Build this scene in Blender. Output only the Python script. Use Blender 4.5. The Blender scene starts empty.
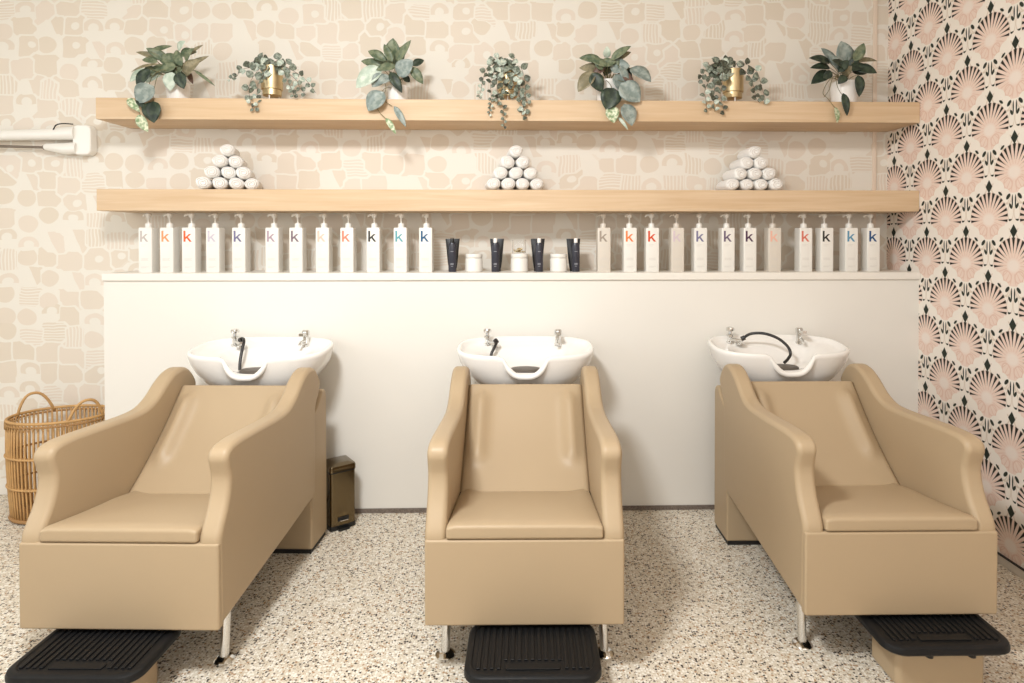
import bpy, bmesh, math, random
from mathutils import Vector, Matrix, Euler
from math import sin, cos, pi, sqrt, radians, atan2, floor as ffloor

S = bpy.context.scene
COL = S.collection
# ------------------------------------------------------------------ camera
cam_d = bpy.data.cameras.new('camera')
cam = bpy.data.objects.new('camera', cam_d)
COL.objects.link(cam)
cam.location = (0, 0, 1.4983)
cam.rotation_euler = (pi/2 - 0.0125, 0, -0.025)
cam_d.sensor_width = 36
cam_d.lens = 614.44 / 1024 * 36
cam_d.shift_x = -0.0208
cam_d.shift_y = -0.0950
cam_d.clip_start = .05
S.camera = cam
# ------------------------------------------------------------------ world and lights
S.view_settings.view_transform = 'Standard'
S.view_settings.look = 'None'
S.view_settings.gamma = 1
S.view_settings.use_curve_mapping = False
S.view_settings.exposure = -0.02
w = bpy.data.worlds.new('daylight')
S.world = w
w.use_nodes = True
bgn = w.node_tree.nodes['Background']
bgn.inputs[0].default_value = (.93, .97, 1, 1)
bgn.inputs[1].default_value = 1.0

def area(name, loc, target, sx, sy, power, col):
    d = bpy.data.lights.new(name, 'AREA')
    d.shape = 'RECTANGLE'; d.size = sx; d.size_y = sy; d.energy = power; d.color = col
    o = bpy.data.objects.new(name, d); COL.objects.link(o)
    o.location = loc
    o.rotation_euler = (Vector(target) - Vector(loc)).to_track_quat('-Z', 'Y').to_euler()
    return o
area('window_daylight_left', (-4.15, .9, 2.0), (0.2, 2.9, 1.0), 1.9, 1.6, 28, (.90, .96, 1.0))
area('window_daylight_front', (-1.0, -2.2, 2.3), (0, 3, 1.1), 4.6, 1.1, 42, (1.0, .955, .895))
area('ceiling_panel_key', (-.8, .9, 3.0), (-.5, 1.9, 0), .45, .45, 108, (.95, .98, 1.0))
area('ceiling_warm_fill', (1.5, .9, 3.0), (1.6, 1.3, 0), 1.6, 1.6, 14, (1.0, .92, .82))  # unseen warm fill added over the right side, no lamp modelled

# ------------------------------------------------------------------ helpers
def lin(c):
    return tuple(((v/255)/12.92 if v/255 <= .04045 else ((v/255+.055)/1.055)**2.4) for v in c)
def link(o, parent=None):
    COL.objects.link(o)
    if parent is not None: o.parent = parent
    return o
def tag(o, label=None, cat=None, group=None, kind=None):
    if label: o['label'] = label
    if cat: o['category'] = cat
    if group: o['group'] = group
    if kind: o['kind'] = kind
    return o
def empty(name, loc, rz=0, **k):
    o = bpy.data.objects.new(name, None); o.empty_display_size = .05
    COL.objects.link(o); o.location = loc; o.rotation_euler = (0, 0, rz)
    return tag(o, **k)
def obj(name, bm, m, parent=None, smooth=False, bevel=0, seg=3, sub=0, loc=None, angle=35):
    bmesh.ops.recalc_face_normals(bm, faces=bm.faces)
    me = bpy.data.meshes.new(name)
    bm.to_mesh(me); bm.free()
    for mm in (m if isinstance(m, (list, tuple)) else [m]): me.materials.append(mm)
    o = bpy.data.objects.new(name, me); link(o, parent)
    if loc is not None: o.location = loc
    if smooth or bevel:
        for p in me.polygons: p.use_smooth = True
    if smooth == 'auto' and not bevel:
        try: me.set_sharp_from_angle(angle=radians(angle))
        except Exception: pass
    if bevel:
        b = o.modifiers.new('bevel', 'BEVEL'); b.width = bevel; b.segments = seg
        b.limit_method = 'ANGLE'; b.angle_limit = radians(angle); b.harden_normals = False
        wn = o.modifiers.new('wn', 'WEIGHTED_NORMAL'); wn.keep_sharp = True
    if sub:
        s = o.modifiers.new('sub', 'SUBSURF'); s.levels = s.render_levels = sub
    return o
def BM(): return bmesh.new()
def add_box(bm, x0, x1, y0, y1, z0, z1, mi=0):
    vs = [bm.verts.new((x, y, z)) for z in (z0, z1) for y in (y0, y1) for x in (x0, x1)]
    fs = []
    for q in ((0, 2, 3, 1), (4, 5, 7, 6), (0, 1, 5, 4), (2, 6, 7, 3), (0, 4, 6, 2), (1, 3, 7, 5)):
        f = bm.faces.new([vs[i] for i in q]); f.material_index = mi; fs.append(f)
    return vs
def box(name, dims, m, parent=None, **k):
    bm = BM(); add_box(bm, *dims); return obj(name, bm, m, parent, **k)
def add_prism(bm, pts, a, b, axis='x'):
    """closed 2-D outline pts extruded a..b along axis"""
    def P(p, t):
        if axis == 'x': return (t, p[0], p[1])
        if axis == 'y': return (p[0], t, p[1])
        return (p[0], p[1], t)
    A = [bm.verts.new(P(p, a)) for p in pts]; B = [bm.verts.new(P(p, b)) for p in pts]
    n = len(pts)
    bm.faces.new(A); bm.faces.new(B[::-1])
    for i in range(n): bm.faces.new((A[i], B[i], B[(i+1) % n], A[(i+1) % n]))
def add_rings(bm, rings, cap0=True, cap1=True, mi=0):
    R = [[bm.verts.new(p) for p in r] for r in rings]; n = len(R[0])
    for a, b in zip(R, R[1:]):
        for i in range(n):
            f = bm.faces.new((a[i], a[(i+1) % n], b[(i+1) % n], b[i])); f.material_index = mi
    if cap0: f = bm.faces.new(R[0][::-1]); f.material_index = mi
    if cap1: f = bm.faces.new(R[-1]); f.material_index = mi
    return R
def add_lathe(bm, prof, c=(0, 0, 0), n=24, cap0=True, cap1=True, sx=1, sy=1, mi=0):
    add_rings(bm, [[(c[0]+r*sx*cos(2*pi*i/n), c[1]+r*sy*sin(2*pi*i/n), c[2]+z) for i in range(n)] for r, z in prof], cap0, cap1, mi)
def add_tube(bm, pts, r, n=8, caps=True, mi=0):
    pts = [Vector(p) for p in pts]
    rs = r if isinstance(r, (list, tuple)) else [r]*len(pts)
    rings = []; up = None
    for i, p in enumerate(pts):
        d = (pts[min(i+1, len(pts)-1)] - pts[max(i-1, 0)])
        if d.length < 1e-9: d = Vector((0, 0, 1))
        d.normalize()
        if up is None:
            up = Vector((0, 0, 1)) if abs(d.z) < .9 else Vector((1, 0, 0))
        s = d.cross(up); s.normalize(); up = s.cross(d); up.normalize()
        rings.append([p + s*rs[i]*cos(2*pi*k/n) + up*rs[i]*sin(2*pi*k/n) for k in range(n)])
    add_rings(bm, rings, caps, caps, mi)
def smooth_path(pts, k=6, closed=False):
    out = []; n = len(pts); P = [Vector(p) for p in pts]
    rng = range(n if closed else n-1)
    for i in rng:
        p0 = P[(i-1) % n] if (closed or i > 0) else P[0]
        p1 = P[i]; p2 = P[(i+1) % n]
        p3 = P[(i+2) % n] if (closed or i+2 < n) else P[-1]
        for j in range(k):
            t = j/k
            out.append(.5*((2*p1)+(p2-p0)*t+(2*p0-5*p1+4*p2-p3)*t*t+(3*p1-p0-3*p2+p3)*t**3))
    if not closed: out.append(P[-1])
    return out
def copy_tree(o, parent=None):
    c = o.copy(); COL.objects.link(c)
    if parent is not None: c.parent = parent
    for ch in list(o.children): copy_tree(ch, c)
    return c

# ------------------------------------------------------------------ materials
def new_mat(name):
    m = bpy.data.materials.new(name); m.use_nodes = True
    return m, m.node_tree, m.node_tree.nodes['Principled BSDF']
def pset(b, n, v):
    if n in b.inputs: b.inputs[n].default_value = v
def mat(name, c, rough=.5, metal=0, spec=.5, bump=None, var=None, coat=0, trans=0, sheen=0):
    """c sRGB 0-255; bump=(scale,strength,distance); var=(scale,amount) soft colour variation"""
    m, nt, b = new_mat(name)
    pset(b, 'Base Color', (*lin(c), 1)); pset(b, 'Roughness', rough); pset(b, 'Metallic', metal)
    pset(b, 'Specular IOR Level', spec); pset(b, 'Coat Weight', coat); pset(b, 'Transmission Weight', trans)
    pset(b, 'Sheen Weight', sheen)
    tc = nt.nodes.new('ShaderNodeTexCoord')
    if var:
        nz = nt.nodes.new('ShaderNodeTexNoise'); nz.inputs['Scale'].default_value = var[0]; nz.inputs['Detail'].default_value = 3
        nt.links.new(tc.outputs['Object'], nz.inputs['Vector'])
        mx = nt.nodes.new('ShaderNodeMix'); mx.data_type = 'RGBA'
        k = var[1]
        mx.inputs[6].default_value = (*[v*(1-k) for v in lin(c)], 1); mx.inputs[7].default_value = (*[min(1, v*(1+k)) for v in lin(c)], 1)
        nt.links.new(nz.outputs['Fac'], mx.inputs[0]); nt.links.new(mx.outputs[2], b.inputs['Base Color'])
    if bump:
        nz = nt.nodes.new('ShaderNodeTexNoise'); nz.inputs['Scale'].default_value = bump[0]; nz.inputs['Detail'].default_value = 4
        nt.links.new(tc.outputs['Object'], nz.inputs['Vector'])
        bp = nt.nodes.new('ShaderNodeBump'); bp.inputs['Strength'].default_value = bump[1]; bp.inputs['Distance'].default_value = bump[2]
        nt.links.new(nz.outputs['Fac'], bp.inputs['Height']); nt.links.new(bp.outputs['Normal'], b.inputs['Normal'])
    return m

class X:
    """tiny expression layer over Math nodes"""
    def __init__(s, nt, sock): s.nt = nt; s.s = sock
    def _op(s, op, *a, clamp=False):
        n = s.nt.nodes.new('ShaderNodeMath'); n.operation = op; n.use_clamp = clamp
        for i, v in enumerate(a):
            if isinstance(v, X): s.nt.links.new(v.s, n.inputs[i])
            else: n.inputs[i].default_value = v
        return X(s.nt, n.outputs[0])
    def __add__(s, o): return s._op('ADD', s, o)
    __radd__ = __add__
    def __sub__(s, o): return s._op('SUBTRACT', s, o)
    def __rsub__(s, o): return s._op('SUBTRACT', o, s)
    def __mul__(s, o): return s._op('MULTIPLY', s, o)
    __rmul__ = __mul__
    def __truediv__(s, o): return s._op('DIVIDE', s, o)
    def abs(s): return s._op('ABSOLUTE', s)
    def fract(s): return s._op('FRACT', s)
    def sqrt(s): return s._op('SQRT', s)
    def lt(s, o): return s._op('LESS_THAN', s, o)
    def gt(s, o): return s._op('GREATER_THAN', s, o)
    def min(s, o): return s._op('MINIMUM', s, o)
    def max(s, o): return s._op('MAXIMUM', s, o)
    def atan2(s, o): return s._op('ARCTAN2', s, o)
    def cos(s): return s._op('COSINE', s)
    def step(s, e, wd):     # 1 where s < e, soft edge of width wd
        return s._op('DIVIDE', e - s, wd)._op('ADD', s._op('DIVIDE', e - s, wd), .5, clamp=True)
def rgbmix(nt, f, a, b):
    mx = nt.nodes.new('ShaderNodeMix'); mx.data_type = 'RGBA'
    for i, v in ((0, f), (6, a), (7, b)):
        if isinstance(v, X): nt.links.new(v.s, mx.inputs[i])
        elif isinstance(v, bpy.types.NodeSocket): nt.links.new(v, mx.inputs[i])
        elif i == 0: mx.inputs[0].default_value = v
        else: mx.inputs[i].default_value = (*lin(v), 1)
    return mx.outputs[2]
def sep(nt, sock):
    n = nt.nodes.new('ShaderNodeSeparateXYZ'); nt.links.new(sock, n.inputs[0])
    return [X(nt, n.outputs[i]) for i in range(3)]
def comb(nt, x, y, z=0):
    n = nt.nodes.new('ShaderNodeCombineXYZ')
    for i, v in enumerate((x, y, z)):
        if isinstance(v, X): nt.links.new(v.s, n.inputs[i])
        else: n.inputs[i].default_value = v
    return n.outputs[0]

def mat_shapes_paper():
    """cream wallpaper printed with abstract cut-out shapes in beige"""
    m, nt, b = new_mat('shapes_wallpaper')
    pset(b, 'Roughness', .75); pset(b, 'Specular IOR Level', .25)
    tc = nt.nodes.new('ShaderNodeTexCoord')
    x, y, z = sep(nt, tc.outputs['Object'])
    nz = nt.nodes.new('ShaderNodeTexNoise'); nz.inputs['Scale'].default_value = 9; nz.inputs['Detail'].default_value = 1
    nt.links.new(tc.outputs['Object'], nz.inputs['Vector'])
    nr, ng, nb = sep(nt, nz.outputs['Color'])
    sx, sz = 8.0, 9.0
    u = (x + (nr - .5)*.030)*sx
    v = (z + (ng - .5)*.030)*sz
    vec = comb(nt, u, v)
    def vor(feat):
        n = nt.nodes.new('ShaderNodeTexVoronoi'); n.voronoi_dimensions = '2D'; n.feature = feat; n.distance = 'CHEBYCHEV'
        n.inputs['Scale'].default_value = 1; n.inputs['Randomness'].default_value = .60
        nt.links.new(vec, n.inputs['Vector']); return n
    a, c = vor('F1'), vor('F2')
    edge = X(nt, c.outputs['Distance']) - X(nt, a.outputs['Distance'])
    solid = 1 - edge.step(.085, .05)
    cr, cg, cb = sep(nt, a.outputs['Color'])
    px, pz, _ = sep(nt, a.outputs['Position'])
    du, dv = u - px, v - pz
    r = (du*du + dv*dv).sqrt()
    circ = r.step(.45, .04)
    ring = r.step(.47, .04)*(1 - r.step(.24, .04)) * dv.gt(-.12).max(0)
    stripes = ((du*6.2).fract() - .5).abs().step(.31, .10) * solid
    hstr = ((dv*6.5).fract() - .5).abs().step(.30, .10) * solid
    half = (du + dv*.4).gt(0)*solid
    def sel(lo, hi, f): return cr.gt(lo)*cr.lt(hi)*f
    f = (sel(-1, .34, solid) + sel(.34, .48, circ) + sel(.48, .60, ring) + sel(.60, .69, stripes) + sel(.69, .76, hstr)
         + sel(.76, .86, half) + sel(.86, .95, solid*(1 - r.step(.19, .04))))
    # lighter or deeper print from patch to patch
    tone = rgbmix(nt, cg, (224, 212, 198), (219, 207, 190))
    col = rgbmix(nt, f, (229, 223, 212), tone)
    nt.links.new(col, b.inputs['Base Color'])
    return m

def mat_flower_paper():
    """black wallpaper with pink lotus fans and cream curled leaves on a staggered repeat"""
    m, nt, b = new_mat('lotus_wallpaper')
    pset(b, 'Roughness', .7); pset(b, 'Specular IOR Level', .25)
    tc = nt.nodes.new('ShaderNodeTexCoord')
    x, y, z = sep(nt, tc.outputs['Object'])
    W, Hh = .292, .42
    Y0, Z0 = 3.567, 2.362-.155           # a fan centre
    bu = (y - Y0)/W; bv = (z - Z0)/Hh
    def local(ou, ov):                 # metres from the nearest lattice point, folded in y
        uu = ((bu + (ou + .5)).fract() - .5).abs()*W
        vv = ((bv + (ov + .5)).fract() - .5)*Hh
        return uu, vv
    L = [local(0, 0), local(.5, .5)]
    def ell(p, cu, cv, ru, rv, rot=0):
        du, dv = p[0] - cu, p[1] - cv
        if rot:
            c_, s_ = cos(rot), sin(rot)
            du, dv = du*c_ + dv*s_, dv*c_ - du*s_
        return ((du/ru)*(du/ru) + (dv/rv)*(dv/rv)).sqrt()
    def mx(a_, b_): return b_ if a_ is None else a_.max(b_)
    curl = fan = gap = inner = core = dark = leaf = line = None
    for p in L:
        r = (p[0]*p[0] + p[1]*p[1]).sqrt()
        th = p[0].atan2(p[1])          # 0 straight up, pi down
        zone = r.step(.128 - th*.010, .004) * th.step(1.75, .05)
        ray = ((th*(7.5/1.75)).fract() - .5).abs().step(.48 - (r - .056)*4.2, .10)
        gap = mx(gap, zone * (1 - ray) * r.gt(.056))
        skirt = ell(p, 0, -.046, .086, .046).step(1, .06).max(ell(p, .060, -.022, .040, .030, .5).step(1, .08))
        fan = mx(fan, zone.max(skirt))
        inner = mx(inner, ell(p, 0, 0, .034, .028).step(1, .5))
        core = mx(core, ell(p, .034, -.050, .026, .030, -.4).sqrt().step(1, .06)*(1-ell(p, .034, -.050, .020, .024, -.4).step(1, .1)) + ((th*(9/pi)).fract() - .5).abs().step(.09, .08)*r.step(.085, .01)*r.gt(.036))
    for p in L:
        # outlines of the curled cream leaves
        o = None
        for cu, cv, ru, rv, ro in ((.098, -.070, .036, .026, .5), (.052, -.112, .028, .024, .9), (.098, .100, .036, .026, -.7), (.128, .030, .016, .036, 0)):
            e = ell(p, cu, cv, ru, rv, ro)
            k = (e - 1).abs().step(.10, .08)
            o = mx(o, k)
        line = mx(line, o)
        curl = mx(curl, ell(p, .088, -.056, .034, .024, .5).step(1, .06).max(ell(p, .046, -.092, .026, .020, .6).step(1, .06)))
        loz = (p[0]/.0205 + (p[1] - .155).abs()/.032).step(1, .1)
        stalk = ell(p, 0, .132, .004, .012).step(1, .2)
        drop = ell(p, .018, .212, .0085, .0130, .7).step(1, .2)
        sl = ell(p, .032, -.108, .0085, .016, .7).step(1, .2)
        slit = ell(p, .0085, -.130, .0038, .030).step(1, .2)
        s3 = ell(p, .078, -.092, .006, .014, -.9).step(1, .2)
        s4 = ell(p, .128, .058, .0065, .014, .5).step(1, .2)
        dark = mx(dark, loz.max(stalk).max(drop).max(sl).max(slit).max(s3).max(s4))
    col = rgbmix(nt, line, (240, 231, 220), (220, 205, 188))
    pink = rgbmix(nt, core, (235, 212, 198), (226, 194, 177))
    pink = rgbmix(nt, inner, pink, (238, 224, 213))
    col = rgbmix(nt, fan, col, pink)
    col = rgbmix(nt, curl, col, (240, 231, 220))
    col = rgbmix(nt, gap, col, (40, 36, 30))
    col = rgbmix(nt, dark, col, (44, 50, 42))
    nt.links.new(col, b.inputs['Base Color'])
    return m

def mat_terrazzo():
    m, nt, b = new_mat('terrazzo')
    pset(b, 'Roughness', .42); pset(b, 'Specular IOR Level', .4)
    tc = nt.nodes.new('ShaderNodeTexCoord')
    def vor(scale, rnd=1):
        n = nt.nodes.new('ShaderNodeTexVoronoi'); n.inputs['Scale'].default_value = scale
        n.voronoi_dimensions = '2D'
        nt.links.new(tc.outputs['Object'], n.inputs['Vector']); return n
    a = vor(105); c = vor(185)
    ar, ag, ab = sep(nt, a.outputs['Color']); da = X(nt, a.outputs['Distance'])
    br, bg_, bb = sep(nt, c.outputs['Color']); dc = X(nt, c.outputs['Distance'])
    base = rgbmix(nt, bb, (202, 190, 170), (222, 213, 197))
    small = dc.step(.42, .1)
    col = rgbmix(nt, small*br.lt(.12), base, (92, 72, 54))
    col = rgbmix(nt, small*br.gt(.83), col, (184, 160, 130))
    big = da.step(.46, .08)
    col = rgbmix(nt, big*ar.gt(.70), col, (234, 228, 217))
    col = rgbmix(nt, big*ar.lt(.09), col, (52, 40, 32))
    col = rgbmix(nt, big*ar.gt(.10)*ar.lt(.17), col, (168, 134, 98))
    col = rgbmix(nt, big*ar.gt(.21)*ar.lt(.26), col, (120, 108, 96))
    nt.links.new(col, b.inputs['Base Color'])
    return m

def mat_oak():
    m, nt, b = new_mat('pale_oak')
    pset(b, 'Roughness', .5); pset(b, 'Specular IOR Level', .35)
    tc = nt.nodes.new('ShaderNodeTexCoord')
    mp = nt.nodes.new('ShaderNodeMapping'); mp.inputs['Scale'].default_value = (1.2, 14, 26)
    nt.links.new(tc.outputs['Object'], mp.inputs['Vector'])
    n1 = nt.nodes.new('ShaderNodeTexNoise'); n1.inputs['Scale'].default_value = 1.6; n1.inputs['Detail'].default_value = 6; n1.inputs['Distortion'].default_value = .6
    nt.links.new(mp.outputs[0], n1.inputs['Vector'])
    mp2 = nt.nodes.new('ShaderNodeMapping'); mp2.inputs['Scale'].default_value = (.9, .9, .9)
    nt.links.new(tc.outputs['Object'], mp2.inputs['Vector'])
    n2 = nt.nodes.new('ShaderNodeTexNoise'); n2.inputs['Scale'].default_value = 1.3; n2.inputs['Detail'].default_value = 2
    nt.links.new(mp2.outputs[0], n2.inputs['Vector'])
    f = X(nt, n1.outputs['Fac']); g = X(nt, n2.outputs['Fac'])
    c1 = rgbmix(nt, (f - .3)*2.2, (200, 170, 135), (217, 192, 161))
    c2 = rgbmix(nt, (g - .35)*1.2, c1, (200, 170, 132))
    nt.links.new(c2, b.inputs['Base Color'])
    return m

M = {}
M['paper'] = mat_shapes_paper()
M['flower'] = mat_flower_paper()
M['terrazzo'] = mat_terrazzo()
M['oak'] = mat_oak()
M['white_wall'] = mat('painted_plaster', (229, 224, 215), .6, bump=(6, .05, .01))
M['ledge'] = mat('ledge_paint', (232, 226, 216), .4)
M['ceiling'] = mat('ceiling_paint', (236, 230, 220), .9)
M['trim'] = mat('trim_paint', (226, 208, 190), .5)
M['skirt'] = mat('skirting_paint', (214, 204, 190), .45)
M['skirt_dark'] = mat('skirting_terrazzo', (116, 104, 94), .5, var=(150, .9))
M['leather'] = mat('tan_upholstery', (174, 152, 122), .46, spec=.38, bump=(420, .06, .002), var=(2.2, .03))
M['plinth'] = mat('black_plinth', (24, 22, 20), .5)
M['under'] = mat('black_underside', (22, 20, 18), .8)
M['chrome'] = mat('chrome', (222, 222, 220), .12, metal=1)
M['ceramic'] = mat('white_ceramic', (236, 232, 226), .12, spec=.5, coat=.4)
M['drain'] = mat('grey_rubber', (92, 84, 76), .5)
M['hose'] = mat('black_hose', (34, 31, 29), .35, bump=(300, .3, .002))
M['rubber'] = mat('ribbed_black_rubber', (17, 17, 18), .48, spec=.3)
M['brass'] = mat('brushed_brass', (206, 186, 146), .42, metal=1)
M['bin_brass'] = mat('mirror_brass', (118, 104, 80), .16, metal=1)
M['bin_black'] = mat('bin_black', (18, 18, 17), .4)
M['cane'] = mat('rattan_cane', (192, 150, 96), .55, var=(30, .25))
M['cane_dark'] = mat('rattan_wrap', (158, 118, 72), .6, var=(60, .3))
M['bottle'] = mat('white_plastic', (230, 226, 218), .32)
M['bottle_sand'] = mat('sand_plastic', (212, 203, 190), .35)
M['tube_black'] = mat('black_tube', (24, 24, 27), .32)
M['tube_slate'] = mat('slate_tube', (44, 44, 54), .3)
M['print_grey'] = mat('grey_print', (150, 150, 155), .5)
M['print_pale'] = mat('pale_print', (208, 202, 194), .5)
M['towel'] = mat('white_towelling', (246, 243, 238), .95, bump=(260, .7, .006), sheen=.3)
M['towel_crease_shade'] = mat('towel_shade', (188, 174, 160), .95)
M['pot_white'] = mat('white_pot', (240, 236, 230), .35)
M['soil'] = mat('potting_soil', (62, 46, 34), .95)
M['stem'] = mat('plant_stem', (112, 104, 66), .6)
M['stem_brown'] = mat('brown_stem', (92, 62, 46), .6)
def leafmat(n, c1, c2, sc=38):
    m, nt, b = new_mat(n); pset(b, 'Roughness', .45); pset(b, 'Specular IOR Level', .4)
    tc = nt.nodes.new('ShaderNodeTexCoord')
    nz = nt.nodes.new('ShaderNodeTexNoise'); nz.inputs['Scale'].default_value = sc; nz.inputs['Detail'].default_value = 3
    nt.links.new(tc.outputs['Object'], nz.inputs['Vector'])
    f = X(nt, nz.outputs['Fac'])
    nt.links.new(rgbmix(nt, (f-.42)*5, c1, c2), b.inputs['Base Color'])
    return m
M['leaf_green'] = leafmat('leaf_green', (84, 98, 74), (124, 130, 102))
M['leaf_dark'] = leafmat('leaf_dark', (36, 48, 38), (62, 74, 56))
M['leaf_blue'] = leafmat('leaf_blue', (122, 134, 128), (156, 164, 156))
M['leaf_pale'] = leafmat('leaf_pale', (176, 190, 172), (206, 214, 198))
M['leaf_var'] = leafmat('leaf_variegated', (130, 152, 112), (218, 220, 190), 70)
M['leaf_olive'] = leafmat('leaf_olive', (120, 112, 86), (150, 140, 112))
M['leaf_brown'] = leafmat('leaf_brown', (98, 74, 64), (122, 98, 84))
M['disc_green'] = leafmat('disc_green', (92, 100, 86), (146, 152, 136), 90)
M['disc_pale'] = leafmat('disc_pale', (160, 172, 158), (204, 208, 192), 90)
M['disc_dark'] = leafmat('disc_dark', (66, 66, 54), (104, 112, 94), 90)
M['arm_white'] = mat('white_enamel', (234, 230, 222), .35)
M['arm_grey'] = mat('grey_steel', (120, 108, 96), .35, metal=.6)
M['lamp_face'] = None
def glassmat():
    m, nt, b = new_mat('clear_glass')
    pset(b, 'Base Color', (1, 1, 1, 1)); pset(b, 'Roughness', .03); pset(b, 'Transmission Weight', 1); pset(b, 'IOR', 1.2)
    return m
M['glass'] = glassmat()
M['granules'] = mat('yellow_granules', (214, 190, 140), .7, var=(120, .3))
M['concrete'] = mat('pavement', (190, 186, 178), .9)

# ------------------------------------------------------------------ the room
YP, YB, XS, XL, ZC = 3.335, 3.633, 2.2136, -4.3, 3.05     # half wall face, back wall, right wall, left wall, ceiling
XP = -2.2119
YF = -2.4
def struct(name, dims, m, **k):
    o = box(name, dims, m, **k); return tag(o, kind='structure')
struct('floor', (XL-.15, XS+.15, YF-.15, YB+.15, -.1, 0), M['terrazzo'])
struct('ceiling', (XL-.15, XS+.15, YF-.15, YB+.15, ZC, ZC+.1), M['ceiling'])
struct('wall_back', (XL-.15, XS+.15, YB, YB+.15, 0, ZC), M['paper'])
struct('wall_right', (XS, XS+.15, YF-.15, YB, 0, ZC), M['flower'])
# left wall with a wide window opening, front wall with a shop window opening
bm = BM()
add_box(bm, XL-.15, XL, YF, -.3, 0, ZC); add_box(bm, XL-.15, XL, 2.1, YB, 0, ZC)
add_box(bm, XL-.15, XL, -.3, 2.1, 0, .75); add_box(bm, XL-.15, XL, -.3, 2.1, 2.75, ZC)
tag(obj('wall_left', bm, M['white_wall']), kind='structure')
bm = BM()
add_box(bm, XL-.15, -3.1, YF-.15, YF, 0, ZC); add_box(bm, 1.9, XS, YF-.15, YF, 0, ZC)
add_box(bm, -3.1, 1.9, YF-.15, YF, 0, .6); add_box(bm, -3.1, 1.9, YF-.15, YF, 2.85, ZC)
tag(obj('wall_front', bm, M['white_wall']), kind='structure')
# half wall carrying the ledge
struct('wall_half', (XP, XS, YP, YB, .018, 1.262), M['white_wall'])
struct('trim_1', (XP+.0, XS, YP-.006, YP+.0, 0, .024), M['skirt_dark'])
o = struct('trim_2', (XP-.004, XS, YP-.012, YB, 1.262, 1.302), M['ledge'], bevel=.003, seg=2)
struct('trim_3', (2.118, 2.142, YB-.010, YB, 1.30, ZC), M['trim'], bevel=.003, seg=2)
struct('baseboard_right', (XS-.010, XS, YF, YP-.006, 0, .040), M['skirt'], bevel=.004, seg=2)
struct('trim_4', (XS-.0115, XS, YF, YP-.006, .040, .0445), M['plinth'])
struct('baseboard_back', (XL, XP, YB-.014, YB, 0, .095), M['ledge'], bevel=.004, seg=2)

# ------------------------------------------------------------------ shelves
def shelf(z0, z1, label):
    o = box('floating_shelf', (-2.246, XS-.002, YP, YB-.002, z0, z1), M['oak'], bevel=.0025, seg=2)
    tag(o, label, 'shelf')
shelf(2.124, 2.238, 'upper long pale oak floating shelf carrying the seven potted plants')
shelf(1.636, 1.752, 'lower long pale oak floating shelf carrying three pyramids of rolled towels')

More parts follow.
